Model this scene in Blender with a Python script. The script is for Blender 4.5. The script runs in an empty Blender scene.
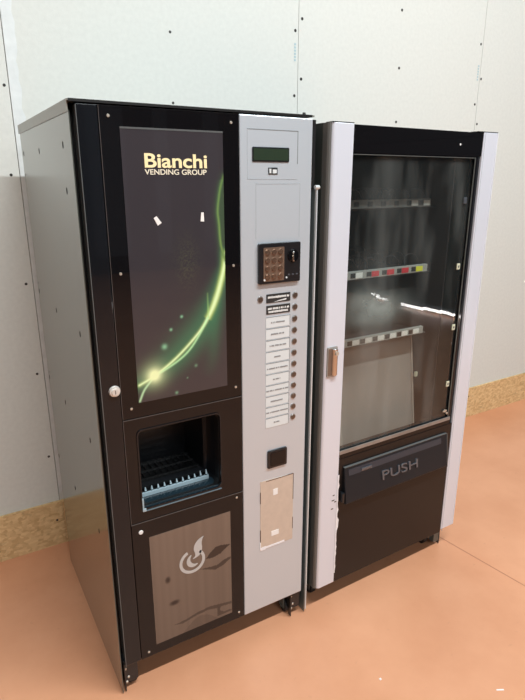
import bpy, bmesh, math, random
from mathutils import Vector, Matrix
random.seed(7)
scene = bpy.context.scene
C = scene.collection

# ------------------------------------------------------------------ camera
cam_d = bpy.data.cameras.new('camera'); cam = bpy.data.objects.new('camera', cam_d); C.objects.link(cam)
YAW, PITCH, ROLL = 0.5332, -0.2978, 0.0006
fwd = Vector((math.sin(YAW)*math.cos(PITCH), math.cos(YAW)*math.cos(PITCH), math.sin(PITCH)))
rt = Vector((math.cos(YAW), -math.sin(YAW), 0)); up = rt.cross(fwd)
R = math.cos(ROLL)*rt + math.sin(ROLL)*up; U = -math.sin(ROLL)*rt + math.cos(ROLL)*up
M = Matrix((R, U, -fwd)).transposed().to_4x4(); M.translation = Vector((-0.3085, -1.3593, 1.5272))
cam.matrix_world = M
cam_d.sensor_width = 36; cam_d.lens = 36*552.95/700; cam_d.clip_start = 0.05
scene.camera = cam

# ------------------------------------------------------------------ world, lights, exposure
w = bpy.data.worlds.new('world'); scene.world = w; w.use_nodes = True
w.node_tree.nodes['Background'].inputs[0].default_value = (0.75, 0.87, 1.0, 1)
w.node_tree.nodes['Background'].inputs[1].default_value = 1.0
scene.view_settings.view_transform = 'Standard'; scene.view_settings.look = 'None'
scene.view_settings.gamma = 1; scene.view_settings.use_curve_mapping = False
scene.view_settings.exposure = 0.27

def area(name, loc, aim, sx, sy, power, col):
    d = bpy.data.lights.new(name, 'AREA'); d.shape = 'RECTANGLE'; d.size = sx; d.size_y = sy
    d.energy = power; d.color = col
    o = bpy.data.objects.new(name, d); C.objects.link(o); o.location = loc
    o.rotation_euler = (Vector(aim)-Vector(loc)).to_track_quat('-Z', 'Y').to_euler()
    return o
# a long row of fluorescent tubes running parallel to the wall
area('tube_row_light', (1.35, -1.85, 4.55), (1.35, -1.3, 0), 4.1, 0.09, 222, (0.90, 0.968, 0.99))
# added fill lamps, one deeper in the hall and one at the left
area('hall_fill', (0.2, -5.6, 4.5), (0.2, -3.5, 0), 5.0, 2.0, 120, (0.93, 0.98, 1.0))
area('left_fill', (-4.7, -2.6, 2.2), (0, -1.0, 1.2), 3.6, 3.0, 5, (0.92, 0.97, 1.0))

# ------------------------------------------------------------------ materials
def lin(c):
    return tuple(((x/255)/12.92 if x/255 <= 0.04045 else (((x/255)+0.055)/1.055)**2.4) for x in c)
def mat(name, rgb, rough=0.5, metal=0.0, coat=0.0, ior=1.5, bump=0.0, bscale=200, var=0.0, vscale=8, crough=0.03, emit=0, spec=None):
    m = bpy.data.materials.new(name); m.use_nodes = True
    nt = m.node_tree; b = nt.nodes['Principled BSDF']; c = lin(rgb)
    b.inputs['Base Color'].default_value = (*c, 1); b.inputs['Roughness'].default_value = rough
    b.inputs['Metallic'].default_value = metal; b.inputs['IOR'].default_value = ior
    b.inputs['Coat Weight'].default_value = coat; b.inputs['Coat Roughness'].default_value = crough
    if spec is not None: b.inputs['Specular IOR Level'].default_value = spec
    tc = nt.nodes.new('ShaderNodeTexCoord')
    if var:
        n = nt.nodes.new('ShaderNodeTexNoise'); n.inputs['Scale'].default_value = vscale; n.inputs['Detail'].default_value = 6
        r = nt.nodes.new('ShaderNodeMapRange'); r.inputs[1].default_value = .3; r.inputs[2].default_value = .7
        r.inputs[3].default_value = 1-var; r.inputs[4].default_value = 1+var
        x = nt.nodes.new('ShaderNodeVectorMath'); x.operation = 'SCALE'; x.inputs[0].default_value = c
        nt.links.new(tc.outputs['Object'], n.inputs['Vector']); nt.links.new(n.outputs['Fac'], r.inputs[0])
        nt.links.new(r.outputs[0], x.inputs['Scale']); nt.links.new(x.outputs[0], b.inputs['Base Color'])
    if bump:
        n = nt.nodes.new('ShaderNodeTexNoise'); n.inputs['Scale'].default_value = bscale; n.inputs['Detail'].default_value = 3
        bp = nt.nodes.new('ShaderNodeBump'); bp.inputs['Strength'].default_value = bump; bp.inputs['Distance'].default_value = .002
        nt.links.new(tc.outputs['Object'], n.inputs['Vector']); nt.links.new(n.outputs['Fac'], bp.inputs['Height'])
        nt.links.new(bp.outputs[0], b.inputs['Normal'])
    if emit:
        b.inputs['Emission Color'].default_value = (*c, 1); b.inputs['Emission Strength'].default_value = emit
    return m
def attr_mat(name, rough=.5, coat=0.0, crough=.03):
    m = mat(name, (128,128,128), rough, coat=coat, crough=crough); nt = m.node_tree
    nt.nodes['Principled BSDF'].inputs['Specular IOR Level'].default_value = .1
    a = nt.nodes.new('ShaderNodeAttribute'); a.attribute_name = 'print'
    nt.links.new(a.outputs['Color'], nt.nodes['Principled BSDF'].inputs['Base Color']); return m

m_board = mat('plasterboard', (220, 222, 216), .75, bump=.25, bscale=350, var=.03, vscale=60)
m_seam = mat('board_joint', (120, 118, 112), .9)
m_tape = mat('joint_filler', (226, 230, 229), .7, var=.06, vscale=30)
m_screwdark = mat('dark_screw', (45, 42, 40), .5)
m_ink = mat('faded_blue_ink', (176, 200, 205), .8)
m_graybox = mat('satin_grey_paint', (88, 92, 86), .22, metal=.45, coat=.6, crough=.10, var=.03, vscale=3)
m_lid = mat('lid_grey_paint', (132, 134, 127), .35, coat=.3, crough=.2)
m_hole = mat('hole_black', (14, 13, 12), .8)
m_blk = mat('black_lacquer', (20, 22, 26), .22, coat=.62, crough=.06, spec=.1)
m_blkside = mat('black_steel', (18, 18, 19), .45)
m_blkpan = mat('black_acrylic', (17, 16, 18), .10, coat=.62, crough=.02, spec=.05)
m_edge = mat('pale_edge', (95, 98, 98), .3, coat=.5)
m_silver = mat('aluminium_paint', (202, 210, 217), .36, metal=.35, coat=.15, crough=.2, bump=.06, bscale=900)
m_silver2 = mat('pillar_paint', (222, 226, 236), .36, metal=.2, coat=.2, crough=.2, bump=.04, bscale=600)
m_darkgrey = mat('cabinet_dark_grey', (62, 66, 63), .32, coat=.5, crough=.2)
m_zinc = mat('zinc_steel', (220, 226, 228), .3, metal=.3)
m_zincdark = mat('zinc_grey_face', (112, 122, 122), .4, metal=.4)
m_chrome = mat('chrome', (215, 212, 208), .15, metal=1.0)
m_screw = mat('screw_steel', (205, 198, 185), .35, metal=.6)
m_whiteplug = mat('white_plug', (235, 235, 232), .4)
m_lcd = mat('lcd_green', (44, 58, 44), .25, coat=.5)
m_blackplast = mat('black_plastic', (20, 22, 26), .35, coat=.2)
m_flap = mat('flap_blue_black', (23, 29, 35), .42, coat=.05, spec=.3, crough=.2)
m_flapsl = mat('flap_recess_grey', (44, 52, 62), .35, coat=.2)
m_emboss = mat('embossed_grey', (76, 80, 86), .22, coat=.8)
m_keyp = mat('key_plate', (150, 128, 112), .35, metal=.7)
m_key = mat('key_metal', (165, 145, 130), .25, metal=.9)
m_button = mat('button_bronze', (110, 98, 90), .3, metal=.7)
m_buttonrim = mat('button_rim', (150, 145, 140), .3, metal=.8)
m_lab = mat('white_label', (216, 220, 220), .35, coat=.3)
m_labblk = mat('black_label', (45, 47, 48), .35, coat=.3)
m_text = mat('printed_grey_text', (148, 148, 148), .6)
m_textw = mat('printed_white_text', (225, 225, 222), .6)
m_gold = mat('cream_gold_ink', (250, 232, 180), .5, emit=0)
m_cream = mat('cream_ink', (236, 228, 205), .5)
m_card = mat('kraft_card', (206, 190, 174), .5, metal=.15, coat=.2, crough=.3, var=.05, vscale=40)
m_cardedge = mat('card_dark_outline', (96, 74, 60), .8)
m_tapew = mat('white_tape', (240, 236, 232), .5)
m_film = mat('white_film', (238, 236, 238), .5)
m_logo = mat('logo_grey_ink', (190, 186, 182), .5)
m_clip = mat('clear_clip', (205, 205, 180), .3, coat=.5)
m_rail = mat('price_rail_grey', (160, 160, 155), .4)
m_railtag = mat('price_tag_white', (235, 235, 230), .4)
m_red = mat('price_tag_red', (205, 60, 70), .4)
m_yel = mat('price_tag_yellow', (225, 225, 60), .4)
m_inner = mat('cabinet_liner_dark', (42, 38, 38), .6)
m_chute = mat('chute_grey', (152, 141, 133), .55)
m_chutelt = mat('chute_light_edge', (176, 163, 152), .55)
m_spiral = mat('dark_wire', (55, 55, 58), .35, metal=.8)
m_rubber = mat('caster_rubber', (28, 28, 30), .6)
m_sill = mat('clear_blue_plastic', (30, 44, 52), .12, coat=1.0)
m_teeth = mat('grille_tooth_white', (158, 180, 190), .3, coat=.6)
m_sillline = mat('clear_plastic_edge', (98, 118, 128), .2, coat=.8)
m_grille = mat('grille_black', (26, 28, 30), .3, coat=.4)
m_rear = mat('dark_hall_wall', (42, 52, 60), .8)
m_left = mat('left_hall_wall', (170, 170, 165), .8)
m_ceil = mat('hall_ceiling', (150, 150, 148), .8)
m_gateglow = mat('daylight_gap', (255, 252, 250), .5, emit=14)
m_art = attr_mat('printed_poster', .35, coat=1.0, crough=.03)
m_art2 = attr_mat('printed_lower_panel', .5, coat=.6, crough=.06)

def glass_mat():
    m = bpy.data.materials.new('window_glass'); m.use_nodes = True; nt = m.node_tree; nt.nodes.clear()
    out = nt.nodes.new('ShaderNodeOutputMaterial'); mix = nt.nodes.new('ShaderNodeMixShader')
    tr = nt.nodes.new('ShaderNodeBsdfTransparent'); gl = nt.nodes.new('ShaderNodeBsdfGlossy')
    tr.inputs[0].default_value = (.90, .92, .91, 1); gl.inputs['Roughness'].default_value = .012
    fr = nt.nodes.new('ShaderNodeFresnel'); fr.inputs[0].default_value = 1.75
    geo = nt.nodes.new('ShaderNodeNewGeometry'); inv = nt.nodes.new('ShaderNodeMath'); inv.operation = 'SUBTRACT'; inv.inputs[0].default_value = 1
    mul = nt.nodes.new('ShaderNodeMath'); mul.operation = 'MULTIPLY'
    nt.links.new(geo.outputs['Backfacing'], inv.inputs[1]); nt.links.new(inv.outputs[0], mul.inputs[0]); nt.links.new(fr.outputs[0], mul.inputs[1])
    # dusty smears on the pane
    df = nt.nodes.new('ShaderNodeBsdfDiffuse'); df.inputs[0].default_value = (.55, .58, .56, 1)
    tc = nt.nodes.new('ShaderNodeTexCoord'); mp = nt.nodes.new('ShaderNodeMapping'); mp.inputs['Scale'].default_value = (7, 1, 1.6)
    n = nt.nodes.new('ShaderNodeTexNoise'); n.inputs['Scale'].default_value = 1.6; n.inputs['Detail'].default_value = 5
    r = nt.nodes.new('ShaderNodeMapRange'); r.inputs[1].default_value = .45; r.inputs[2].default_value = .8; r.inputs[3].default_value = .01; r.inputs[4].default_value = .09
    mix2 = nt.nodes.new('ShaderNodeMixShader')
    nt.links.new(tc.outputs['Object'], mp.inputs[0]); nt.links.new(mp.outputs[0], n.inputs['Vector']); nt.links.new(n.outputs['Fac'], r.inputs[0])
    nt.links.new(r.outputs[0], mix2.inputs[0]); nt.links.new(tr.outputs[0], mix2.inputs[1]); nt.links.new(df.outputs[0], mix2.inputs[2])
    nt.links.new(mul.outputs[0], mix.inputs[0]); nt.links.new(mix2.outputs[0], mix.inputs[1]); nt.links.new(gl.outputs[0], mix.inputs[2])
    nt.links.new(mix.outputs[0], out.inputs[0]); return m
m_glass = glass_mat()

def smear_mat():
    m = mat('dry_wipe_smear', (150, 160, 155), .8); nt = m.node_tree
    b = nt.nodes['Principled BSDF']; tc = nt.nodes.new('ShaderNodeTexCoord')
    g = nt.nodes.new('ShaderNodeTexNoise'); g.inputs['Scale'].default_value = 14; g.inputs['Detail'].default_value = 5
    a = nt.nodes.new('ShaderNodeAttribute'); a.attribute_name = 'print'
    mu = nt.nodes.new('ShaderNodeMath'); mu.operation = 'MULTIPLY'
    nt.links.new(tc.outputs['Object'], g.inputs['Vector']); nt.links.new(g.outputs['Fac'], mu.inputs[0]); nt.links.new(a.outputs['Fac'], mu.inputs[1])
    nt.links.new(mu.outputs[0], b.inputs['Alpha']); return m
m_smear = smear_mat()

def floor_mat():
    m = mat('terracotta_floor_coating', (205, 140, 108), .42, coat=.12, crough=.25); nt = m.node_tree; b = nt.nodes['Principled BSDF']
    tc = nt.nodes.new('ShaderNodeTexCoord')
    n1 = nt.nodes.new('ShaderNodeTexNoise'); n1.inputs['Scale'].default_value = 1.7; n1.inputs['Detail'].default_value = 7; n1.inputs['Roughness'].default_value = .6
    cr = nt.nodes.new('ShaderNodeValToRGB'); e = cr.color_ramp.elements
    e[0].position = .3; e[0].color = (*lin((206, 143, 106)), 1); e[1].position = .72; e[1].color = (*lin((226, 165, 128)), 1)
    n2 = nt.nodes.new('ShaderNodeTexNoise'); n2.inputs['Scale'].default_value = 38; n2.inputs['Detail'].default_value = 4
    r2 = nt.nodes.new('ShaderNodeMapRange'); r2.inputs[1].default_value = .2; r2.inputs[2].default_value = .34; r2.inputs[3].default_value = .88; r2.inputs[4].default_value = 1
    sc = nt.nodes.new('ShaderNodeVectorMath'); sc.operation = 'SCALE'
    for n in (n1, n2): nt.links.new(tc.outputs['Object'], n.inputs['Vector'])
    nt.links.new(n1.outputs['Fac'], cr.inputs[0]); nt.links.new(cr.outputs[0], sc.inputs[0]); nt.links.new(n2.outputs['Fac'], r2.inputs[0])
    nt.links.new(r2.outputs[0], sc.inputs['Scale']); nt.links.new(sc.outputs[0], b.inputs['Base Color'])
    return m
m_floor = floor_mat()

def osb_mat():
    m = mat('oriented_strand_board', (205, 165, 105), .7); nt = m.node_tree; b = nt.nodes['Principled BSDF']
    tc = nt.nodes.new('ShaderNodeTexCoord'); mp = nt.nodes.new('ShaderNodeMapping'); mp.inputs['Scale'].default_value = (1, 1, 1.5); mp.inputs['Rotation'].default_value = (0, .5, 0)
    v = nt.nodes.new('ShaderNodeTexVoronoi'); v.inputs['Scale'].default_value = 60
    n = nt.nodes.new('ShaderNodeTexNoise'); n.inputs['Scale'].default_value = 22; n.inputs['Detail'].default_value = 5; n.inputs['Distortion'].default_value = 1.2
    cr = nt.nodes.new('ShaderNodeValToRGB'); e = cr.color_ramp.elements
    e[0].position = .0; e[0].color = (*lin((208, 170, 120)), 1); e[1].position = 1; e[1].color = (*lin((236, 204, 152)), 1)
    r = nt.nodes.new('ShaderNodeMapRange'); r.inputs[1].default_value = .28; r.inputs[2].default_value = .44; r.inputs[3].default_value = .80; r.inputs[4].default_value = 1
    sc = nt.nodes.new('ShaderNodeVectorMath'); sc.operation = 'SCALE'
    sp = nt.nodes.new('ShaderNodeSeparateColor')
    nt.links.new(tc.outputs['Object'], mp.inputs[0]); nt.links.new(mp.outputs[0], v.inputs['Vector']); nt.links.new(mp.outputs[0], n.inputs['Vector'])
    nt.links.new(v.outputs['Color'], sp.inputs[0]); nt.links.new(sp.outputs[0], cr.inputs[0]); nt.links.new(n.outputs['Fac'], r.inputs[0])
    nt.links.new(cr.outputs[0], sc.inputs[0]); nt.links.new(r.outputs[0], sc.inputs['Scale']); nt.links.new(sc.outputs[0], b.inputs['Base Color'])
    return m
m_osb = osb_mat()

# ------------------------------------------------------------------ mesh helpers
# every shape is written in its thing's own front-left frame; the thing's Empty sits at BASE in that frame
BASE = {}
def link(name, bm, m, parent=None, smooth=False, bevel=0.0, seg=2):
    root = parent
    while root is not None and root.parent is not None: root = root.parent
    off = BASE.get(root.name, Vector((0, 0, 0))) if root is not None else Vector((0, 0, 0))
    bmesh.ops.recalc_face_normals(bm, faces=bm.faces)
    me = bpy.data.meshes.new(name); bm.to_mesh(me); bm.free()
    me.transform(Matrix.Translation(-off))
    if smooth:
        for p in me.polygons: p.use_smooth = True
    for mm in (m if isinstance(m, (list, tuple)) else [m]): me.materials.append(mm)
    o = bpy.data.objects.new(name, me); C.objects.link(o)
    if parent is not None: o.parent = parent
    if bevel:
        b = o.modifiers.new('bevel', 'BEVEL'); b.width = bevel; b.segments = seg; b.limit_method = 'ANGLE'
    return o
def add_box(bm, x0, x1, y0, y1, z0, z1, mi=0):
    v = [bm.verts.new((x, y, z)) for x in (x0, x1) for y in (y0, y1) for z in (z0, z1)]
    for f in ((0,1,3,2), (4,6,7,5), (0,4,5,1), (2,3,7,6), (0,2,6,4), (1,5,7,3)):
        bm.faces.new([v[i] for i in f]).material_index = mi
def box(name, par, x0, x1, y0, y1, z0, z1, m, bevel=0.0):
    bm = bmesh.new(); add_box(bm, x0, x1, y0, y1, z0, z1); return link(name, bm, m, par, bevel=bevel)
def add_cyl(bm, c, axis, r, d, n=20, r2=None, mi=0):
    r2 = r if r2 is None else r2
    a = Vector(axis).normalized(); q = a.to_track_quat('Z', 'Y').to_matrix()
    lo, hi = [], []
    for i in range(n):
        t = 2*math.pi*i/n; p = q @ Vector((math.cos(t), math.sin(t), 0))
        lo.append(bm.verts.new(Vector(c)+p*r)); hi.append(bm.verts.new(Vector(c)+p*r2+a*d))
    for i in range(n): bm.faces.new((lo[i], lo[(i+1) % n], hi[(i+1) % n], hi[i])).material_index = mi
    bm.faces.new(lo[::-1]).material_index = mi; bm.faces.new(hi).material_index = mi
def rr(x0, x1, z0, z1, r, n=6):
    r = max(r, .0002)
    out = []
    for cx, cz, a0 in ((x1-r, z0+r, -90), (x1-r, z1-r, 0), (x0+r, z1-r, 90), (x0+r, z0+r, 180)):
        for i in range(n+1):
            a = math.radians(a0+90*i/n); out.append((cx+r*math.cos(a), cz+r*math.sin(a)))
    return out
def add_plate(bm, outer, holes, y0, y1):
    if len(holes) == 1:                                          # a frame: bridge the two loops front, back, inside and outside
        n = len(outer); assert len(holes[0]) == n
        L = [[bm.verts.new((x, y, z)) for x, z in lp] for y in (y0, y1) for lp in (outer, holes[0])]
        for i in range(n):
            j = (i+1) % n
            for a, b in ((0, 1), (2, 3), (0, 2), (1, 3)): bm.faces.new((L[a][i], L[a][j], L[b][j], L[b][i]))
        return
    es = []
    for loop in [outer]+holes:
        vs = [bm.verts.new((x, y0, z)) for x, z in loop]
        es += [bm.edges.new((vs[i], vs[(i+1) % len(vs)])) for i in range(len(vs))]
    g = bmesh.ops.triangle_fill(bm, use_beauty=True, use_dissolve=True, edges=es)
    fs = [f for f in g['geom'] if isinstance(f, bmesh.types.BMFace)]
    e = bmesh.ops.extrude_face_region(bm, geom=fs, use_keep_orig=True)
    bmesh.ops.translate(bm, verts=[v for v in e['geom'] if isinstance(v, bmesh.types.BMVert)], vec=(0, y1-y0, 0))
def plate(name, par, outer, holes, y0, y1, m, bevel=0.0):
    bm = bmesh.new(); add_plate(bm, outer, holes, y0, y1); return link(name, bm, m, par, bevel=bevel)
def poly_prism(name, par, pts_xy, z0, z1, m, bevel=0.0, smooth=False):
    bm = bmesh.new(); n = len(pts_xy)
    lo = [bm.verts.new((x, y, z0)) for x, y in pts_xy]; hi = [bm.verts.new((x, y, z1)) for x, y in pts_xy]
    for i in range(n): bm.faces.new((lo[i], lo[(i+1) % n], hi[(i+1) % n], hi[i]))
    bm.faces.new(lo[::-1]); bm.faces.new(hi); return link(name, bm, m, par, bevel=bevel)
def prism_x(name, par, pts_yz, x0, x1, m, bevel=0.0):
    bm = bmesh.new(); n = len(pts_yz)
    lo = [bm.verts.new((x0, y, z)) for y, z in pts_yz]; hi = [bm.verts.new((x1, y, z)) for y, z in pts_yz]
    for i in range(n): bm.faces.new((lo[i], lo[(i+1) % n], hi[(i+1) % n], hi[i]))
    bm.faces.new(lo[::-1]); bm.faces.new(hi); return link(name, bm, m, par, bevel=bevel)
def lettering(name, par, s, m, x0, x1, z0, zcap, y, offset=0.0, thick=.0008, depth_slope=0.0):
    """text fitted between x0..x1 with its capitals between z0..zcap, facing -y"""
    cu = bpy.data.curves.new(name, 'FONT'); cu.body = s; cu.size = 1; cu.offset = offset; cu.extrude = .01
    t = bpy.data.objects.new(name, cu); C.objects.link(t); bpy.context.view_layer.update()
    me = bpy.data.meshes.new_from_object(t.evaluated_get(bpy.context.evaluated_depsgraph_get()))
    C.objects.unlink(t); bpy.data.objects.remove(t)
    xs = [v.co.x for v in me.vertices]; ys = [v.co.y for v in me.vertices]
    # lower edge of the capitals is the baseline, y = 0
    sx = (x1-x0)/(max(xs)-min(xs)); sz = (zcap-z0)/max(ys); mn = min(xs); zt = [v.co.z for v in me.vertices]; zm, zx = min(zt), max(zt)
    for v in me.vertices:
        zz = z0+v.co.y*sz; front = (v.co.z-zm)/(zx-zm)
        v.co = Vector((x0+(v.co.x-mn)*sx, y-thick*front+depth_slope*(zz-z0), zz))
    bm = bmesh.new(); bm.from_mesh(me); bpy.data.meshes.remove(me)
    return link(name, bm, m, par)
def print_grid(name, par, x0, x1, z0, z1, y, nx, nz, fn, m, thick=.001):
    """a printed sheet: fn(x, z) gives the ink colour (linear)"""
    bm = bmesh.new(); lay = bm.verts.layers.float_color.new('print')
    V = [[bm.verts.new((x0+(x1-x0)*i/nx, y, z0+(z1-z0)*j/nz)) for i in range(nx+1)] for j in range(nz+1)]
    for j in range(nz+1):
        for i in range(nx+1):
            v = V[j][i]; v[lay] = (*fn(v.co.x, v.co.z), 1)
    for j in range(nz):
        for i in range(nx): bm.faces.new((V[j][i], V[j][i+1], V[j+1][i+1], V[j+1][i]))
    bd = [V[0][i] for i in range(nx+1)]+[V[j][nx] for j in range(1, nz+1)]+[V[nz][i] for i in range(nx-1, -1, -1)]+[V[j][0] for j in range(nz-1, 0, -1)]
    bk = []
    for v in bd:
        q = bm.verts.new((v.co.x, y+thick, v.co.z)); q[lay] = v[lay]; bk.append(q)
    n = len(bd)
    for i in range(n): bm.faces.new((bd[i], bd[(i+1) % n], bk[(i+1) % n], bk[i]))
    return link(name, bm, m, par)
def screw(par, x, z, y=0, r=.0042, m=None, name='screw'):
    bm = bmesh.new(); add_cyl(bm, (x, y+.0005, z), (0, -1, 0), r, .0022, 14, r*.75); return link(name, bm, m or m_screw, par)
def struct(o): o['kind'] = 'structure'; return o
def thing(name, label, cat, loc, rz, base):
    o = bpy.data.objects.new(name, None); C.objects.link(o); o.empty_display_size = .2
    o.rotation_euler = (0, 0, rz); o.location = Vector(loc)+Matrix.Rotation(rz, 3, 'Z') @ Vector(base)
    BASE[o.name] = Vector(base); o['label'] = label; o['category'] = cat; return o

# ------------------------------------------------------------------ the hall
WY, WR = 0.891, 0.0078
XR, XL, YR, ZC = 4.95, -5.0, -8.0, 4.9
struct(box('floor', None, XL-.1, XR+.1, YR-.1, 1.2, -.12, 0, m_floor))
wall = bpy.data.objects.new('wall_back', None)
def wbox(name, par, s0, s1, d0, d1, z0, z1, m, bevel=0.0):     # in wall coordinates: s along, d out of the wall into the room
    bm = bmesh.new(); add_box(bm, s0, s1, -d1, -d0, z0, z1); o = link(name, bm, m, par, bevel=bevel); return o
bm = bmesh.new()
seams = [0.0014+1.2058*k for k in range(-4, 4)]
prev = -5.0
add_box(bm, -5.0, 5.05, .0125, .12, 0, ZC, 1)                   # studs and backing behind the joints
for s in seams+[5.05]:
    add_box(bm, prev+.0012, s-.0012, 0, .012, 0, ZC, 0); prev = s
wall = link('wall_back', bm, [m_board, m_seam]); wall.location = (0, WY, 0); wall.rotation_euler = (0, 0, WR); struct(wall)
def on_wall(o): o.parent = wall; return o
def wallmark(name, s, z, r, m):
    bm = bmesh.new(); add_cyl(bm, (s, .0005, z), (0, -1, 0), r, .0012, 10); return link(name, bm, m, wall)
for s, z in ((-.014,1.84), (-.028,1.545), (-.024,1.15), (-.025,.788), (-.02,.42), (.033,1.938), (.606,2.076), (.606,1.823), (1.19,1.89), (1.225,1.961), (1.225,2.2), (1.19,2.15),
             (1.807,2.311), (1.812,2.059), (1.816,1.811), (2.395,2.228), (2.425,2.06), (2.395,1.93), (2.43,1.83)):
    wallmark('drywall_screw', s, z, .0052 if s < 1 else .0065, m_screwdark)
bm = bmesh.new(); z = .24                                        # ragged joint filler beside the left joint
pa = []
while z < 3.0:
    wd = .018+.012*random.random() + (.012 if z > 1.5 else 0); pa.append((z, wd)); z += .03
for (za, wa), (zb, wb) in zip(pa, pa[1:]):
    v = [bm.verts.new(p) for p in ((.003, -.0012, za), (.003+wa, -.0012, za), (.003+wb, -.0012, zb), (.003, -.0012, zb))]; bm.faces.new(v)
link('joint_filler', bm, m_tape, wall)
for s0, z0, hz in ((-.05, 1.98, .07), (1.185, 2.03, .075), (2.39, 2.05, .08)):
    bm = bmesh.new()
    for k in range(6): add_box(bm, s0, s0+.010, -.0008, .0002, z0+k*hz/6, z0+k*hz/6+hz/9)
    link('stamped_mark', bm, m_ink, wall)
bb = wbox('baseboard_back', None, -5.0, 5.0, .001, .013, 0, .2066, m_osb); bb.location = wall.location; bb.rotation_euler = wall.rotation_euler; struct(bb)
for s, z in ((.03, .06), (-.02, .12), (-.26, .05), (2.3, .05), (2.62, .15)):
    bm = bmesh.new(); add_cyl(bm, (s, -.0125, z), (0, -1, 0), .005, .0012, 10); link('drywall_screw', bm, m_screwdark, bb)
struct(box('wall_rear', None, XL-.1, XR+.1, YR-.1, YR, 0, ZC, m_rear))
struct(box('wall_left', None, XL-.1, XL, YR, .85, 0, ZC, m_left))
struct(box('ceiling', None, XL-.1, XR+.1, YR-.1, 1.1, ZC, ZC+.1, m_ceil))
# right wall with a dark roller gate whose foot lets the daylight in
struct(box('wall_right', None, XR, XR+.1, YR, .9, 0, ZC, m_rear))
gate = bmesh.new()
for k in range(20): add_box(gate, XR-.06, XR-.035, -6.6, -2.2, .10+k*.17, .10+k*.17+.163)
g = struct(link('door_1', gate, m_rear))
for ya, yb, z0, z1 in ((-3.49, -3.13, .008, .050), (-3.13, -2.86, .022, .062), (-2.88, -2.73, .030, .075), (-2.73, -2.58, .022, .040), (-3.93, -3.73, .018, .045), (-4.02, -3.965, .05, .095), (-3.93, -3.875, .045, .09)):
    box('daylight_gap', g, XR-.05, XR-.04, ya, yb, z0, z0+.03, m_gateglow)
# pale translucent cladding bays in the far wall
for k, (xa, xb) in enumerate(((2.0, 2.6), (3.1, 3.35), (4.0, 4.3))):
    struct(box('window_%d' % (k+1), None, xa, xb, YR, YR+.03, .3, ZC-.2, mat('fogged_sheet_%d' % k, (120, 136, 150), .6)))
# saw-cut joints in the floor coating
bm = bmesh.new()
for ya, yb, xa, xb in ((.875, -2.6, 1.352, 1.78),):
    v = [bm.verts.new(p) for p in ((xa, ya, .0006), (xa+.004, ya, .0006), (xb+.004, yb, .0006), (xb, yb, .0006))]; bm.faces.new(v)
struct(link('trim_1', bm, mat('joint_line', (176, 118, 90), .8)))

# ------------------------------------------------------------------ MACHINE A: hot drinks
A = thing('vending_machine', 'grey and black hot drinks machine with silver selection panel, left of the two vending machines', 'vending machine', (0, 0, 0), 0, (.33, .37, 0))
H = 1.70
# left side panel with slotted holes
bm = bmesh.new(); add_box(bm, -.005, -.0025, .0045, .735, .004, 1.676)
for y, z in ((.0927,1.6076), (.4146,1.6072), (.70,1.6106), (.0984,1.5018), (.4234,1.1385), (.1109,1.1348), (.715,1.1502), (.715,.8262), (.4445,.8207), (.117,.8209), (.12,.52), (.44,.5), (.715,.5)):
    c = bmesh.new(); vs = []
    n = 12
    for i in range(n):
        t = 2*math.pi*i/n; vs.append(bm.verts.new((-.0053, y+.0055*math.cos(t), z+.0085*math.sin(t))))
    bm.faces.new(vs).material_index = 1; c.free()
link('side_panel', bm, [m_graybox, m_hole], A)
box('side_panel', A, .672, .6745, .002, .735, .004, 1.503, m_zincdark)
bm = bmesh.new(); add_box(bm, .6722, .676, -.006, .003, .02, 1.503); add_cyl(bm, (.667, -.004, 1.508), (1, 0, 0), .006, .014, 12)
f = link('panel_flange', bm, m_zinc, A); f['label'] = 'bright folded zinc edge'
box('upper_side_plate', A, .658, .676, .012, .735, 1.505, 1.69, m_blkside)
# lid: shallow tray with a folded lip
bm = bmesh.new(); add_box(bm, -.0075, .662, .0005, .745, 1.696, 1.70); add_box(bm, -.0075, -.005, .006, .745, 1.674, 1.696)
add_box(bm, -.0075, .662, .7425, .745, 1.674, 1.696)
link('lid', bm, m_lid, A)
box('lid_front_edge', A, -.004, .654, -.001, .0045, 1.6945, 1.7005, m_blkside)
box('back_panel', A, -.0025, .672, .728, .735, .06, 1.694, m_lid)
bm = bmesh.new(); add_cyl(bm, (.640, .02, 1.70), (0, 0, 1), .006, .008, 12, .004); link('lid_bolt', bm, m_blkside, A)
bm = bmesh.new(); add_box(bm, -.0025, .672, .05, .72, .075, .095); add_box(bm, .0, .02, .045, .06, .095, 1.69); add_box(bm, .645, .657, .045, .06, .095, 1.69)
link('base_frame', bm, m_blkside, A)
# foot brackets with adjusting screws and casters
for x, nm in ((.004, 0), (.615, 1)):
    bm = bmesh.new(); add_box(bm, x, x+.045, .012, .055, .03, .115); add_box(bm, x, x+.004, -.001+.006, .02, .004, .11)
    fb = link('foot_bracket', bm, m_blackplast, A, bevel=.003)
    for zz, xx in ((.085, x+.006), (.05, x+.014), (.033, x+.008)): screw(fb, xx, zz, .012 if nm else .0115, .0045, m_screw)
for x, y in ((.035, .045), (.62, .05), (.035, .66), (.62, .66)):
    bm = bmesh.new(); add_cyl(bm, (x-.012, y, .026), (1, 0, 0), .0255, .024, 22); cw = link('caster', bm, m_rubber, A, bevel=.003)
    bm = bmesh.new(); add_box(bm, x-.016, x-.013, y-.015, y+.015, .022, .078); add_box(bm, x+.013, x+.016, y-.015, y+.015, .022, .078); add_box(bm, x-.016, x+.016, y-.015, y+.015, .073, .078)
    add_cyl(bm, (x-.018, y, .026), (1, 0, 0), .006, .036, 12)
    link('caster_fork', bm, m_zincdark, cw)
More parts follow.
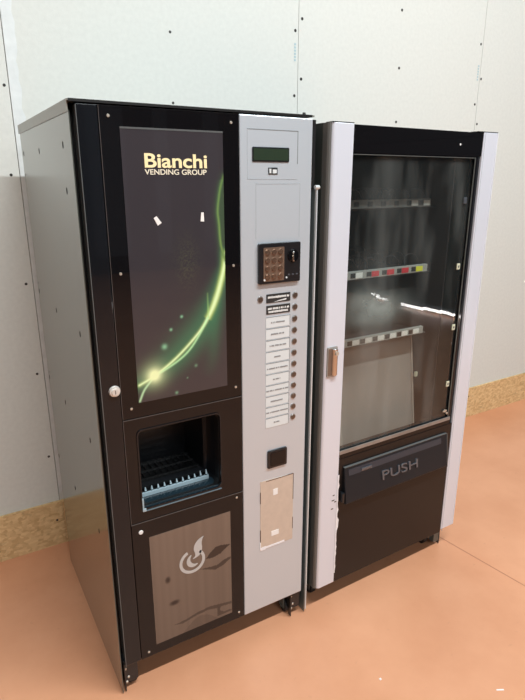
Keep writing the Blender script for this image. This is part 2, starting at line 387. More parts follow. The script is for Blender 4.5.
# door slab
ZB, ZT = .104, 1.6915
bm = bmesh.new()
add_plate(bm, rr(.0595, .655, ZB, ZT, 0), [rr(.100, .3445, .634, .868, .018)], .008, .04)
link('door', bm, m_blkside, A)
box('hinge_stile', A, .0105, .0588, 0, .04, ZB, ZT, m_blk, bevel=.0025)
box('stile_highlight', A, .0098, .0116, -.0004, .03, ZB, ZT-.002, m_edge)  # thin pale strip paints the highlight on the stile's left edge
UP, CUP, LOW, SIL = (.9125, ZT), (.5885, .9095), (ZB, .586), .4222
up = box('upper_panel', A, .0602, SIL, 0, .0075, UP[0], UP[1], m_blkpan, bevel=.0012)
cup = plate('cup_station_panel', A, rr(.0602, SIL, CUP[0], CUP[1], 0), [rr(.096, .3475, .628, .873, .016)], .0, .0075, m_blkpan, bevel=.0012)
low = box('lower_panel', A, .0602, SIL, 0, .0075, LOW[0], LOW[1], m_blkpan, bevel=.0012)
for x, z in ((.0822,1.669), (.3994,1.6692), (.0841,1.3042), (.4005,1.3015), (.4022,.9425), (.086,.9407)): screw(up, x, z)
for x, z in ((.4019,.1278), (.0841,.1228), (.3936+.006,.571)): screw(low, x, z)
screw(low, .0869, .5549, 0, .0075, m_whiteplug, 'white_plug')
m_pe = mat('edge_highlight', (92, 86, 84), .35, coat=.3)  # pale strips paint the highlight along the black panels' edges
box('edge_highlight', cup, .0602, SIL, -.0006, .003, .9083, .9095, m_pe); box('edge_highlight', cup, .0602, .0612, -.0006, .003, .5885, .9085, m_pe)
box('edge_highlight', low, .0602, SIL, -.0006, .003, .5848, .586, m_pe); box('edge_highlight', up, .0602, .0612, -.0006, .003, .9125, ZT, m_pe)
# lock on the stile
bm = bmesh.new(); add_cyl(bm, (.0446, 0, .9995), (0, -1, 0), .0155, .006, 28, .0135); add_cyl(bm, (.0446, -.006, .9995), (0, -1, 0), .0095, .004, 24, .009)
lk = link('lock', bm, mat('lock_steel', (225, 222, 216), .4, metal=.35), A); box('key_slot', lk, .0437, .0455, -.0105, -.0098, .9945, 1.0045, m_hole)

# --- poster print
def cr_curve(P, n=14):
    out = []
    Q = [P[0]]+list(P)+[P[-1]]
    for i in range(1, len(Q)-2):
        for k in range(n):
            t = k/n
            out.append(tuple(.5*(2*Q[i][a]+(-Q[i-1][a]+Q[i+1][a])*t+(2*Q[i-1][a]-5*Q[i][a]+4*Q[i+1][a]-Q[i+2][a])*t*t+(-Q[i-1][a]+3*Q[i][a]-3*Q[i+1][a]+Q[i+2][a])*t**3) for a in (0, 1)))
    out.append(P[-1]); return out
def near(curve, x, z):
    best = (9, 0, 0, 0)
    n = len(curve)
    for i in range(n-1):
        ax, az = curve[i]; bx, bz = curve[i+1]; dx, dz = bx-ax, bz-az; L = dx*dx+dz*dz or 1e-9
        t = max(0, min(1, ((x-ax)*dx+(z-az)*dz)/L)); ex, ez = x-ax-t*dx, z-az-t*dz; d = ex*ex+ez*ez
        if d < best[0]: best = (d, (i+t)/(n-1), dx*ez-dz*ex, 0)
    return math.sqrt(best[0]), best[1], best[2]
main = cr_curve([(.1118,1.0034), (.1562,1.0233), (.2212,1.0642), (.2869,1.1231), (.3207,1.1681), (.3467,1.2217), (.3689,1.2937), (.3739,1.3369)], 5)
upper = cr_curve([(.3751,1.3184), (.3624,1.3609), (.3582,1.4174), (.3551,1.452), (.3635,1.5061), (.3744,1.5396)], 4)
second = cr_curve([(.150,1.018), (.2212,1.052), (.2615,1.0820), (.2951,1.1258), (.318,1.165)], 5)
fork = cr_curve([(.1103,.9578), (.1257,.9893), (.156,1.021)], 4)
spike = [(.3187,1.2319), (.3195,1.1645)]
tail = cr_curve([(.338,1.19), (.335,1.10), (.328,1.04), (.31,.99)], 4)
dots = [(.2404,1.1764,.0035,.5), (.2083,1.1444,.0035,.5), (.1877,1.0997,.007,.45), (.2771,1.0315,.004,.22), (.2163,.962,.004,.3), (.25,1.0,.002,.3)]
def poster(x, z):
    c = list(lin((58, 54, 58)))
    def add(col, a):
        for i in range(3): c[i] = c[i]+(col[i]-c[i])*max(0, min(1, a))
    if z < 1.40 and x < .40:
        d, t, s = near(main, x, z)
        wd = .045*(.35+.65*math.sin(math.pi*min(1, t*1.05+.08)))*(1.0 if s > 0 else .85)
        add(lin((66, 138, 98)), .52*math.exp(-(d/wd)**2))
        d5, t5, _ = near(tail, x, z); add(lin((56, 130, 92)), .4*math.exp(-(d5/.02)**2)*(1-t5))
        add(lin((200, 225, 120)), (.95*math.exp(-(d/.0085)**2)) if t > .55 else .35*math.exp(-(d/.006)**2))
        add(lin((225, 250, 190)), .95*math.exp(-(d/(.0032+.003*max(0, 1-abs(t-.7)*4)))**2))
        d2, t2, _ = near(second, x, z); add(lin((190, 245, 180)), .8*math.exp(-(d2/.003)**2))
        d3, _, _ = near(fork, x, z); add(lin((200, 245, 190)), .8*math.exp(-(d3/.0028)**2))
        d4, t4, _ = near(spike, x, z); add(lin((170, 220, 130)), .7*math.exp(-(d4/.0022)**2)*(.3+.7*t4))
        r = math.hypot(x-.155, z-1.024); add(lin((240, 250, 190)), 1.0*math.exp(-(r/.017)**2)+.35*math.exp(-(r/.034)**2))
        for px, pz, pr, a in dots: add(lin((150, 215, 170)), a*1.6*math.exp(-(math.hypot(x-px, z-pz)/pr)**2))
    if z > 1.25 and x > .30:
        d, t, s = near(upper, x, z); a = .75*math.exp(-(d/.0045)**2)+.30*math.exp(-(d/.011)**2)
        if x > near_x(z): a = max(a, .36)
        add(lin((82, 116, 74)), a*(1.0 if z < 1.53 else .5))
        add(lin((140, 165, 90)), .7*math.exp(-(d/.0025)**2)*(1-t*.6))
    # faint speckled ghost print
    h = math.exp(-(((x-.262)/.03)**2+((z-1.32)/.06)**2))
    add(lin((84, 84, 66)), .5*h*(random.random() > .55))
    return tuple(c)
def near_x(z):
    return .3555+.35*abs(z-1.45)**1.25 if 1.30 < z < 1.535 else 9
print_grid('printed_poster', up, .1066, .3740, .9535, 1.6428, -.0012, 116, 300, poster, m_art)
box('poster_edge_strip', up, .1066, .3740, -.002, -.0005, 1.6428, 1.6468, m_edge)
lettering('brand_lettering', up, 'Bianchi', m_gold, .1620, .3275, 1.5575, 1.5895, -.0014, offset=.022)
lettering('brand_lettering', up, 'VENDING GROUP', m_cream, .1610, .3255, 1.5405, 1.5530, -.0014, offset=.012)
for (cx, cz, w2, h2, a) in ((.1865, 1.4300, .0055, .0105, .55), (.3100, 1.4355, .0045, .0115, -.05)):
    pts = [(-w2*.8, h2), (w2*.8, h2), (w2*1.15, -h2), (-w2*1.1, -h2)]
    pts = [(cx+x*math.cos(a)-z*math.sin(a), cz+x*math.sin(a)+z*math.cos(a)) for x, z in pts]
    pts = [pts[3], pts[2], pts[1], pts[0]]
    plate('paper_scrap', up, pts, [], -.0022, -.0011, m_tapew)
# --- cup station: recess, inner cavity, grille with white teeth, clear lip
bm = bmesh.new()
outer = rr(.096, .3475, .628, .873, .016); inner = rr(.104, .3400, .636, .862, .016)
def ringwall(bm, la, ya, lb, yb):
    a = [bm.verts.new((x, ya, z)) for x, z in la]; b = [bm.verts.new((x, yb, z)) for x, z in lb]; n = len(a)
    for i in range(n): bm.faces.new((a[i], a[(i+1) % n], b[(i+1) % n], b[i]))
    return b
ringwall(bm, outer, .0005, inner, .085)
add_plate(bm, inner, [rr(.112, .328, .648, .848, .008)], .085, .088)
rc = link('recess', bm, m_blackplast, A, smooth=False)
bm = bmesh.new(); b = ringwall(bm, rr(.112, .328, .648, .848, .008), .088, rr(.112, .328, .640, .848, .008), .24); bm.faces.new(b)
link('recess_cavity', bm, m_blackplast, A)
bm = bmesh.new(); add_plate(bm, rr(.0935, .350, .6255, .8755, .018), [rr(.0975, .346, .6305, .8715, .015)], -.0035, .002)
link('recess_trim', bm, m_blk, A)
bm = bmesh.new()                                                # clear plastic lip: sloped tray front and left stub
v = [bm.verts.new(p) for p in ((.100, -.002, .630), (.344, -.002, .630), (.335, .048, .640), (.108, .048, .640), (.100, -.002, .624), (.344, -.002, .624), (.335, .048, .634), (.108, .048, .634))]
for f in ((0,1,2,3), (4,7,6,5), (0,4,5,1), (3,2,6,7), (0,3,7,4), (1,5,6,2)): bm.faces.new([v[i] for i in f])
tr = link('drip_tray', bm, m_sill, A)
box('tray_front', tr, .108, .326, .044, .050, .636, .651, m_teeth, bevel=.001)
bm = bmesh.new()
for k in range(12): add_box(bm, .112+k*.0196, .1150+k*.0196, .05, .23, .645, .649)
for k in range(4): add_box(bm, .110, .333, .075+k*.045, .079+k*.045, .646, .653)
link('tray_grille', bm, m_grille, tr)
for k in range(11):
    bm = bmesh.new(); add_cyl(bm, (.1235+k*.0196, .047, .655), (0, .25, 1),   .0036, .011 if k < 9 else .015, 8, .0012); link('grille_tooth', bm, m_teeth, tr)
bm = bmesh.new(); add_box(bm, .0955, .1005, -.006, .004, .632, .664); add_box(bm, .0955, .106, -.007, .004, .622, .632); link('clear_lip_highlight', bm, m_teeth, tr, bevel=.0015)  # pale opaque bars paint the bright highlights of the clear lip
box('clear_lip_highlight', tr, .106, .346, -.006, -.002, .6220, .6240, m_sillline)
for x, z, rr_ in ((.215, .845, 0), (.235, .80, 0), (.205, .80, 0)): pass
bm = bmesh.new()
for x in (.19, .22, .25): add_cyl(bm, (x, .16, .80), (0, 0, 1), .006, .05, 12)
add_box(bm, .17, .27, .14, .20, .835, .85); link('drink_nozzles', bm, m_blackplast, A)

# --- lower panel print and logo
def inside(poly, x, z):
    c = False; n = len(poly)
    for i in range(n):
        x1, z1 = poly[i]; x2, z2 = poly[(i+1) % n]
        if (z1 > z) != (z2 > z) and x < (x2-x1)*(z-z1)/(z2-z1)+x1: c = not c
    return c
leaf1 = [(.286,.386), (.300,.402), (.322,.419), (.345,.417), (.3745,.410), (.352,.398), (.338,.388), (.310,.382)]
leaf2 = [(.262,.357), (.29,.346), (.318,.334), (.345,.340), (.375,.356), (.375,.364), (.35,.360), (.325,.349), (.295,.352)]
twig = [(.168,.186), (.21,.188), (.255,.199), (.30,.200), (.375,.187), (.375,.178), (.333,.183), (.331,.168), (.345,.158), (.375,.156), (.375,.150), (.322,.150), (.322,.182), (.29,.190), (.25,.188), (.20,.178)]
ghost = [(.1085,.30), (.122,.345), (.120,.41), (.112,.42), (.108,.41)]
grain = [random.random() for _ in range(60)]
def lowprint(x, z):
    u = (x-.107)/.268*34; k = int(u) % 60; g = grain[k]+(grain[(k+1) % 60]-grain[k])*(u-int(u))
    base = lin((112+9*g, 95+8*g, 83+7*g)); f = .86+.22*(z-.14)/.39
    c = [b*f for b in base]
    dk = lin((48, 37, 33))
    a = 0
    if inside(leaf1, x, z): a = .9
    elif inside(leaf2, x, z): a = .75
    elif inside(twig, x, z): a = .65
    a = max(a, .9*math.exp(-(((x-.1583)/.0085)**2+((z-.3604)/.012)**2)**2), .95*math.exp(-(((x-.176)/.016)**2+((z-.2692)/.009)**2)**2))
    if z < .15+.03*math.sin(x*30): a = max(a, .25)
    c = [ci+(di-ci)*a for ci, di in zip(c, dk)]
    return tuple(c)
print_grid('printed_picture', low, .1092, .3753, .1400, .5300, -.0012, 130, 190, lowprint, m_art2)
bm = bmesh.new()                                                 # the flame-in-a-ring emblem
def arc_band(bm, cx, cz, ro, ri, a0, a1, n=36, sz=1.0, y0=-.0022, y1=-.0011, taper=False):
    L = []
    for i in range(n+1):
        t = math.radians(a0+(a1-a0)*i/n); k = math.sin(math.pi*i/n) if taper else 1
        m_ = (ro+ri)/2; h = (ro-ri)/2*(.15+.85*k) if taper else (ro-ri)/2
        L.append(((cx+(m_+h)*math.cos(t), cz+(m_+h)*math.sin(t)*sz), (cx+(m_-h)*math.cos(t), cz+(m_-h)*math.sin(t)*sz)))
    pts = [p[0] for p in L]+[p[1] for p in L][::-1]
    add_plate(bm, pts, [], y0, y1)
arc_band(bm, .2405, .3965, .0430, .0335, 112, 408, sz=.98)
arc_band(bm, .2480, .4010, .0270, .0130, 120, 300, sz=1.05, taper=True)
fl = cr_curve([(.281,.474), (.262,.466), (.250,.452), (.2465,.437), (.250,.424), (.2505,.412), (.243,.404), (.262,.409), (.272,.421), (.2745,.436), (.2735,.452), (.276,.464), (.281,.474)], 5)[:-1]
add_plate(bm, fl, [], -.0022, -.0011)
link('emblem', bm, m_logo, low)

# --- silver control panel
cp = box('control_panel', A, SIL+.0012, .6566, -.001, .0395, ZB, ZT, m_silver, bevel=.003)
def groove(pts, wd, m=m_edge, nm='embossed_line'):
    bm = bmesh.new()
    for (x0, z0), (x1, z1) in zip(pts, pts[1:]):
        add_box(bm, min(x0, x1)-wd/2, max(x0, x1)+wd/2, -.0016, -.0005, min(z0, z1)-wd/2, max(z0, z1)+wd/2)
    link(nm, bm, m, cp)
m_groove = mat('shallow_groove', (120, 126, 128), .5); m_groove2 = mat('faint_groove', (168, 174, 178), .5)
groove([(.446, 1.6565), (.6065, 1.6565), (.6065, 1.572)], .0016, m_groove)
groove([(.446, 1.6565), (.446, 1.53), (.6065, 1.53)], .0007, m_groove2)
groove([(.472, 1.37), (.472, 1.518), (.6165, 1.518), (.6165, 1.37)], .0010, m_groove2)
ds = plate('display', A, rr(.4605, .5775, 1.575, 1.6125, .003), [], -.003, .001, m_blackplast)
plate('display_glass', ds, rr(.4640, .5748, 1.5788, 1.6090, .002), [], -.0036, -.002, m_lcd)
st = box('sticker', A, .511, .5405, -.0022, -.0008, 1.5425, 1.5605, m_labblk)
box('sticker_mark', st, .5245, .5375, -.0028, -.002, 1.5455, 1.5555, m_lab); box('sticker_mark', st, .514, .520, -.0028, -.002, 1.5455, 1.5575, m_lab)
pu = plate('payment_unit', A, rr(.4767, .6175, 1.2418, 1.3570, .004), [], -.010, .001, m_blackplast, bevel=.0015)
plate('key_plate', pu, rr(.4905, .5600, 1.2490, 1.3455, .003), [], -.0115, -.009, m_keyp)
for r_ in range(4):
    for c_ in range(3):
        bm = bmesh.new(); add_cyl(bm, (.5035+c_*.0215, -.0115, 1.2625+r_*.0232), (0, -1, 0), .0085, .003, 16, .0075); link('key', bm, m_key, pu)
bm = bmesh.new(); add_cyl(bm, (.5905, -.010, 1.318), (0, -1, 0), .0195, .003, 24, .018); kb = link('coin_entry', bm, m_blkpan, pu)
bm = bmesh.new(); add_box(bm, .5845, .5905, -.021, -.012, 1.302, 1.332); link('coin_lever', bm, m_chrome, pu, bevel=.003)
for xx in (.574, .588, .602): box('indicator', pu, xx, xx+.006, -.0108, -.009, 1.2615, 1.2665, m_emboss)
bm = bmesh.new(); add_cyl(bm, (.4935, -.0115, 1.254), (0, -1, 0), .003, .001, 10); link('indicator', bm, m_whiteplug, pu)
bm = bmesh.new(); add_cyl(bm, (.569, -.010, 1.256), (0, -1, 0), .003, .001, 10); link('indicator', bm, m_lab, pu)
def button(x, z):
    bm = bmesh.new(); add_cyl(bm, (x, -.001, z), (0, -1, 0), .0098, .0025, 24, .009); b = link('selection_button', bm, m_buttonrim, A)
    bm = bmesh.new(); add_cyl(bm, (x, -.0035, z), (0, -1, 0), .0072, .0012, 20, .0066); link('button_cap', bm, m_button, b)
zs = [1.1985-.03601*k for k in range(12)]
for z in zs: button(.6062, z)
button(.4853, 1.1971)
def wordmarks(par, x0, x1, z, h, m, seed):
    rnd = random.Random(seed); bm = bmesh.new(); x = x0
    while x < x1:
        wl = rnd.uniform(.0018, .0034); add_box(bm, x, min(x+wl, x1), -.0031, -.0022, z-h/2*rnd.uniform(.75, 1), z+h/2*rnd.uniform(.75, 1)); x += wl+(.0007 if rnd.random() < .85 else .003)
    link('small_print', bm, m, par)
for k in range(2):
    z = (zs[0]-.0015, zs[1]+.0005)[k]
    lb = plate('selection_label', A, rr(.5055, .5888, z-.0135, z+.0125, .002), [], -.0024, -.0005, m_labblk); lb['label'] = 'black selection label'
    wordmarks(lb, .5105, .584, z+.003, .0065, m_textw, k+1)
    if k: wordmarks(lb, .5125, .580, z-.0065, .0065, m_textw, 11)
    else:
        plate('scratch', lb, [(.530, z-.0115), (.573, z-.0085), (.575, z-.0045), (.555, z-.0070)], [], -.0032, -.0022, m_textw)
spans = [(.522,.572), (.522,.568), (.517,.576), (.534,.556), (.509,.584), (.530,.556), (.506,.586), (.522,.566), (.506,.586), (.534,.554)]
for k in range(10):
    z = zs[k+2]-.002
    lb = box('selection_label', A, .5045, .5885, -.0022, -.0006, z-.0165, z+.0165, m_lab)
    box('label_edge', lb, .5048, .5883, -.0028, -.0018, z+.0152, z+.0165, m_groove)
    box('label_edge', lb, .5880, .5892, -.0028, -.0012, z-.015, z+.0165, m_groove)
    wordmarks(lb, *spans[k], z-.001, .0048, m_text, 20+k)
cr_ = plate('coin_return', A, rr(.5107, .5832, .6415, .7035, .005), [], -.007, .001, m_blackplast, bevel=.002)
plate('return_flap', cr_, rr(.5205, .5755, .6490, .6960, .003), [], -.0085, -.006, m_blkpan)
bm = bmesh.new(); add_plate(bm, [(.4850, .3475), (.6125, .3440), (.6120, .5965), (.4850, .6005)], [], -.0022, -.0005)
cd = link('inspection_plate', bm, m_card, A); cd['label'] = 'kraft coloured plate held with two bits of white tape'
for a in ((.4842, .4862, .52, .562), (.4842, .4862, .375, .42), (.6110, .6128, .50, .5965), (.6110, .6128, .385, .43), (.506, .612, .5955, .5972)):
    box('plate_gap', cd, a[0], a[1], -.003, -.001, a[2], a[3], m_cardedge)  # dark brown strips outlining the plate
bm = bmesh.new(); add_box(bm, .4835, .4862, -.0032, -.001, .345, .372); add_box(bm, .4862, .505, -.003, -.001, .340, .352); add_box(bm, .505, .58, -.0029, -.001, .343, .350); link('torn_edge', bm, m_film, cd)
box('white_tape', cd, .5330, .5505, -.0032, -.0015, .538, .560, m_tapew); box('white_tape', cd, .5270, .5560, -.0032, -.0015, .384, .402, m_tapew)

# ------------------------------------------------------------------ MACHINE B: snacks, glass front
BX, BY, BR = .7039, -.0192, .026
B = thing('vending_machine', 'snack machine with glass front, silver side pillars and PUSH flap, right of the two machines', 'vending machine', (BX, BY, 0), BR, (.37, .40, 0))
HB, WB = 1.684, .737
for x0, x1 in ((.0, .003), (WB-.03, WB-.027)):
    box('side_panel', B, x0, x1, .034, .80,   .004 if x1 > .5 else .095, HB-.004, m_darkgrey)
box('lid', B, 0, WB-.027, .034, .80, HB-.004, HB, m_blkside)
box('back_panel', B, .003, WB-.03, .79, .80, .08, HB-.004, m_inner)
box('base_plate', B, .003, WB-.03, .05, .79, .08, .10, m_blkside)
def pillar(x0, x1, left):
    r = .022; pts = []
    if left:
        r = .012; pts = [(x1, .034), (x1, 0)] + [(x0+r-r*math.sin(t), r-r*math.cos(t)) for t in [i*math.pi/2/8 for i in range(9)]] + [(x0, .034)]
    else:
        r = .006; pts = [(x0, .034), (x0, 0)] + [(x1-r+r*math.sin(t), r-r*math.cos(t)) for t in [i*math.pi/2/5 for i in range(6)]] + [(x1, .034)]
        pts = pts
    o = poly_prism('side_pillar', B, pts, .098 if left else .108, HB+.0005, m_silver2, bevel=.002)
    return o
pl = pillar(.010, .0880, True); pr = pillar(.6700, .7445, False)
poly_prism('pillar_side_shade', B, [(.0095, .034), (.0095, .006), (.004, .008), (.001, .014), (.0005, .034)], .10, HB, mat('shaded_side_grey', (96, 95, 92), .4, coat=.3, crough=.2))  # grey strip paints the shade on the pillar's left side
box('pillar_cap', pl, .011, .088, .001, .034, HB+.0005, HB+.003, m_blkside); box('pillar_cap', pr, .640, .7445, .001, .034, HB+.0005, HB+.003, m_blkside)
box('pillar_rim', pr, .7425, .7452, -.0008, .030, .110, HB, mat('pillar_rim_bright', (238, 240, 244), .3, metal=.2))
box('pillar_groove', pr, .6760, .6775, -.0006, .001, .10, HB, m_groove2)
# door frame with window
X0, X1 = .0885, .6695
df = plate('door_frame', B, rr(X0, X1, .095, HB-.001, 0), [rr(.0895, .652, .634, 1.606, 0)], .008, .034, m_blk, bevel=.001)
hd = box('header_panel', B, X0, X1, .003, .0075, 1.606, HB-.002, m_blkpan)
bm = bmesh.new(); add_cyl(bm, (.556, .003, 1.642), (0, -1, 0), .0035, .001, 10); link('header_white_dot', bm, m_whiteplug, hd)  # small plain white disc on the header
box('lower_door_panel', B, X0, X1, .003, .0075, .095, .602, mat('dark_brown_lacquer', (27, 22, 21), .4, coat=.25, crough=.15, spec=.2), bevel=.001)
gf = plate('glass_frame', B, rr(.0890, .652, .604, 1.606, 0), [rr(.0895, .640, .634, 1.600, 0)], .004, .0075, m_blkpan)
bm = bmesh.new(); add_box(bm, .6395, .6420, .002, .005, .636, 1.602); add_box(bm, .0895, .642, .002, .005, 1.5995, 1.6015); link('glass_edge', bm, mat('dull_metal_edge', (120, 122, 118), .35, metal=.5), gf)
box('glass_sill', gf, .0895, .652, .001, .006, .620, .634, mat('worn_alu_sill', (150, 146, 142), .35, metal=.5, var=.15, vscale=20), bevel=.001)
box('window_pane', B, .0895, .6395, .010, .014, .635, 1.600, m_glass)
def smearf(x, z):
    d = math.exp(-(((x-.235)/.11)**2+((z-1.115)/.050)**2))+.5*math.exp(-(((x-.17)/.06)**2+((z-1.16)/.03)**2))
    v = min(1, d)*1.1 if d > .02 else 0
    if .24 < x and z > 1.175: v *= .2
    return (v, v, v)
print_grid('dust_smear', B, .0905, .44, 1.02, 1.26, .0092, 70, 48, smearf, m_smear, thick=.0004)
for x, z, y in ((.6150,1.2294,.008), (.615,1.4600,.008), (.6230,1.0016,.008), (.6240,.7751,.008)):
    cl = box('shelf_clip', B, x-.008, x+.008, .0055, .0095, z-.011, z+.011, m_clip if z < 1.4 else m_emboss, bevel=.0015); box('clip_hole', cl, x-.003, x+.003, .005, .006, z-.004, z+.004, m_emboss)
bm = bmesh.new(); add_cyl(bm, (.620, .006, .664), (0, -1, 0), .006, .004, 10); add_cyl(bm, (.633, .006, .652), (0, -1, 0), .005, .003, 10); add_box(bm, .610, .630, .003, .006, .661, .666); link('glass_clamp', bm, m_screw, B)
# inside: liner, trays with price rails and spirals, sloping chute
bm = bmesh.new()
add_box(bm, .04, .044, .04, .78, .30, 1.66); add_box(bm, .595, .60, .05, .78, .30, 1.66); add_box(bm, .04, .60, .77, .775, .30, 1.66); add_box(bm, .04, .60, .04, .78, 1.655, 1.66)
link('cabinet_liner', bm, m_inner, B)
rnd = random.Random(3)
tags = [['k', 'k', 'k', 'k', 'w', 'w'], ['w', 'r', 'r', 'r', 'y'], ['w', 'w', 'w', 'w', 'w', 'w']]
for li, (zr, xe) in enumerate(((1.452, .545), (1.219, .556), (.981, .562))):
    sh = box('shelf_tray', B, .046, .592, .112, .70, zr-.020, zr-.016, m_inner)
    rl = box('price_rail', sh, .046, xe, .098, .112, zr-.0135, zr+.0135, m_rail if li else mat('dark_grey_rail', (92, 92, 90), .6), bevel=.001)  # top rail is a darker grey than the other two
    nt_ = 6 if li != 1 else 5
    for k in range(nt_):
        c = tags[li][k]; x = .185+k*(.36/nt_)
        box('price_plate', rl, x, x+.021, .0968, .0985, zr-.008, zr+.008, m_labblk)
        if c != 'k':
            rp = box('price_tag', rl, x+.023, x+.023+(.030 if c == 'w' else .034), .0966, .0985, zr-.0095, zr+.0085, {'w': m_railtag, 'r': m_red, 'y': m_yel}[c] if li else m_rail)
    if li < 2:
        for k in range(5):                                       # dispensing spirals
            cu = bpy.data.curves.new('spiral', 'CURVE'); cu.dimensions = '3D'; cu.bevel_depth = .0016; cu.bevel_resolution = 1
            sp = cu.splines.new('POLY'); N = 90; sp.points.add(N)
            for i in range(N+1):
                t = i/N; a = t*2*math.pi*7; sp.points[i].co = (.115+k*.1+.028*math.cos(a)-.37, .13+t*.5-.40, zr+.020+.028*math.sin(a), 1)
            to = bpy.data.objects.new('tmp', cu); C.objects.link(to); bpy.context.view_layer.update()
            me = bpy.data.meshes.new_from_object(to.evaluated_get(bpy.context.evaluated_depsgraph_get())); bpy.data.objects.remove(to)
            me.materials.clear(); me.materials.append(m_spiral)
            o = bpy.data.objects.new('dispensing_spiral', me); C.objects.link(o); o.parent = B
ch = prism_x('chute_plate', B, [(.160, .955), (.172, .955), (.102, .45), (.090, .45)], .066, .567, m_chute)
box('chute_rib', ch, .150, .166, .083, .087, .62, .625, m_chutelt) if False else None
prism_x('chute_rib', ch, [(.155, .955), (.161, .955), (.091, .45), (.085, .45)], .170, .192, m_chutelt)
prism_x('chute_rib', ch, [(.156, .955), (.161, .955), (.091, .45), (.086, .45)], .560, .567, m_chutelt)
box('chute_clip', ch, .5575, .5700, .112, .120, .785, .803, m_clip)
# push flap: wedge standing proud at its foot
yf = lambda z: -.004-(.566-z)/(.566-.432)*.018
fp = prism_x('push_flap', B, [(.003, .566), (-.004, .566), (-.022, .432), (-.018, .428), (.003, .428)], .1105, .6360, m_flap, bevel=.002)
box('flap_edge', fp, .6455, .6490, -.036, .003, .419, .5715, m_edge) if False else None
bm = bmesh.new(); v = [bm.verts.new(p) for p in ((.6355, .003, .568), (.638, .003, .568), (.638, -.0055, .568), (.6355, -.0055, .568), (.6355, .003, .428), (.638, .003, .428), (.638, -.0235, .428), (.6355, -.0235, .428))]
for f in ((0,1,2,3), (4,7,6,5), (0,4,5,1), (3,2,6,7), (0,3,7,4), (1,5,6,2)): bm.faces.new([v[i] for i in f])
link('flap_edge', bm, m_edge, fp)  # pale strip paints the lit right edge of the flap
bm = bmesh.new(); add_box(bm, .1105, .638, -.0060, .003, .566, .5680); link('flap_edge', bm, m_edge, fp)
bm = bmesh.new()                                                 # long finger recess near the top
zA, zB_ = .533, .556
v = [bm.verts.new(p) for p in ((.128, yf(zA)-.0010, zA), (.602, yf(zA)-.0010, zA), (.602, yf(zB_)-.0010, zB_), (.128, yf(zB_)-.0010, zB_), (.128, yf(zA)+.002, zA), (.602, yf(zA)+.002, zA), (.602, yf(zB_)+.002, zB_), (.128, yf(zB_)+.002, zB_))]
for f in ((0,1,2,3), (4,7,6,5), (0,4,5,1), (3,2,6,7), (0,3,7,4), (1,5,6,2)): bm.faces.new([v[i] for i in f])
link('finger_recess', bm, m_flapsl, fp)
bm = bmesh.new(); add_box(bm, .185, .235, yf(.54)-.004, yf(.54), .536, .548); link('recess_dirt', bm, m_emboss, fp, bevel=.003)
lettering('push_lettering', fp, 'PUSH', m_emboss, .284, .468, .4740, .5090, yf(.474)-.0002, offset=.004, thick=.0035, depth_slope=.018/.134)  # letters coloured paler to paint in the highlights on the embossing
bm = bmesh.new(); add_box(bm, .098, .109, -.016, .004, .436, .475); link('flap_hinge', bm, m_blackplast, B, bevel=.003)
# handle lock in the left pillar
lo = plate('handle_lock', B, rr(.017, .0575, .9190, 1.0200, .004), [], -.004, .002, mat('lock_plate_grey', (165, 162, 158), .35, metal=.4), bevel=.001)
plate('lock_recess', lo, rr(.020, .0345, .9240, 1.0150, .003), [], -.0046, -.003, mat('brown_grey_recess', (128, 108, 94), .4, metal=.4))  # recess plate in plain brown-grey
bm = bmesh.new(); add_cyl(bm, (.045, -.004, .9240), (0, 0, 1), .0105, .090, 20)
link('lock_handle', bm, m_chrome, lo, smooth=False, bevel=.002)
bm = bmesh.new(); add_cyl(bm, (.045, -.014, 1.000), (0, -1, 0), .007, .004, 16); link('lock_cylinder', bm, m_screw, lo)
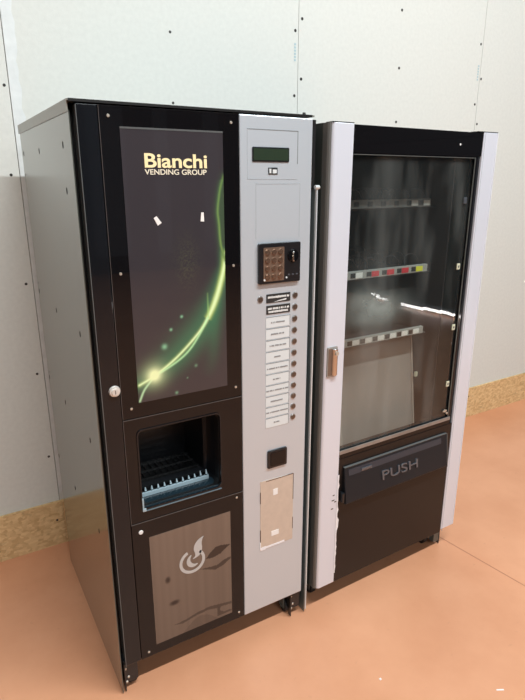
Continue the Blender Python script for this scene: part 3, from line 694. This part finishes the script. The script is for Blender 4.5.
# scuffs and peeling film on the left pillar
bm = bmesh.new()
for x, z, a in ((.066, .468, .008), (.062, .448, .012), (.074, .44, .009), (.060, .415, .010)): add_box(bm, x, x+a, -.0006, .0004, z, z+.004)
link('scuff', bm, m_darkgrey, pl)
bm = bmesh.new(); z = .14; xs = []
rnd = random.Random(5)
while z < .56: xs.append((z, .088+max(0, rnd.gauss(.0006, .0018))+(.006 if .33 < z < .37 else 0))); z += .014
for (za, xa), (zb, xb) in zip(xs, xs[1:]):
    v = [bm.verts.new(p) for p in ((.084, -.0012, za), (xa, -.003, za), (xb, -.003, zb), (.084, -.0012, zb))]; bm.faces.new(v)
link('peeling_film', bm, m_film, pl)
# feet and casters
bm = bmesh.new(); add_box(bm, WB-.062, WB-.030, .036, .06, .02, .096); link('foot_bracket', bm, m_zincdark, B)
bm = bmesh.new(); add_box(bm, .03, .06, .09, .12, .02, .096); link('foot_bracket', bm, m_blackplast, B)
for x, y in ((.055, .10), (.655, .085), (.055, .72), (.655, .72)):
    bm = bmesh.new(); add_cyl(bm, (x-.012, y, .026), (1, 0, 0), .0255, .024, 22); cw = link('caster', bm, m_rubber, B, bevel=.003)
    bm = bmesh.new(); add_box(bm, x-.016, x-.013, y-.015, y+.015, .022, .08); add_box(bm, x+.013, x+.016, y-.015, y+.015, .022, .08); add_box(bm, x-.016, x+.016, y-.015, y+.015, .075, .08)
    link('caster_fork', bm, m_zincdark, cw)

# ------------------------------------------------------------------ small litter on the floor
def scrap(name, label, cat, x, y, pts, h, m, rz=0):
    bm = bmesh.new(); lo_ = [bm.verts.new((a, b, 0)) for a, b in pts]; hi = [bm.verts.new((a*.8, b*.8, h)) for a, b in pts]; n = len(pts)
    for i in range(n): bm.faces.new((lo_[i], lo_[(i+1) % n], hi[(i+1) % n], hi[i]))
    bm.faces.new(lo_[::-1]); bm.faces.new(hi)
    o = link(name, bm, m); o.location = (x, y, .0002); o.rotation_euler = (0, 0, rz); o['label'] = label; o['category'] = cat
scrap('paper_scrap', 'thin white paper scrap on the orange floor near the bottom right corner', 'scrap', 1.017, -.58, [(-.012, -.002), (.012, -.003), (.013, .002), (-.011, .003)], .0012, m_tapew, -.45)
scrap('plaster_crumb', 'tiny white plaster crumb on the floor in front of the silver selection panel', 'crumb', .72, -.36, [(-.004, -.003), (.003, -.004), (.005, .003), (-.003, .004)], .002, m_tapew, .2)
scrap('pebble', 'small dark speck on the floor to the right of the snack machine', 'pebble', 1.70, .33, [(-.006, -.004), (.005, -.005), (.007, .003), (-.004, .005)], .004, m_screwdark, .5)
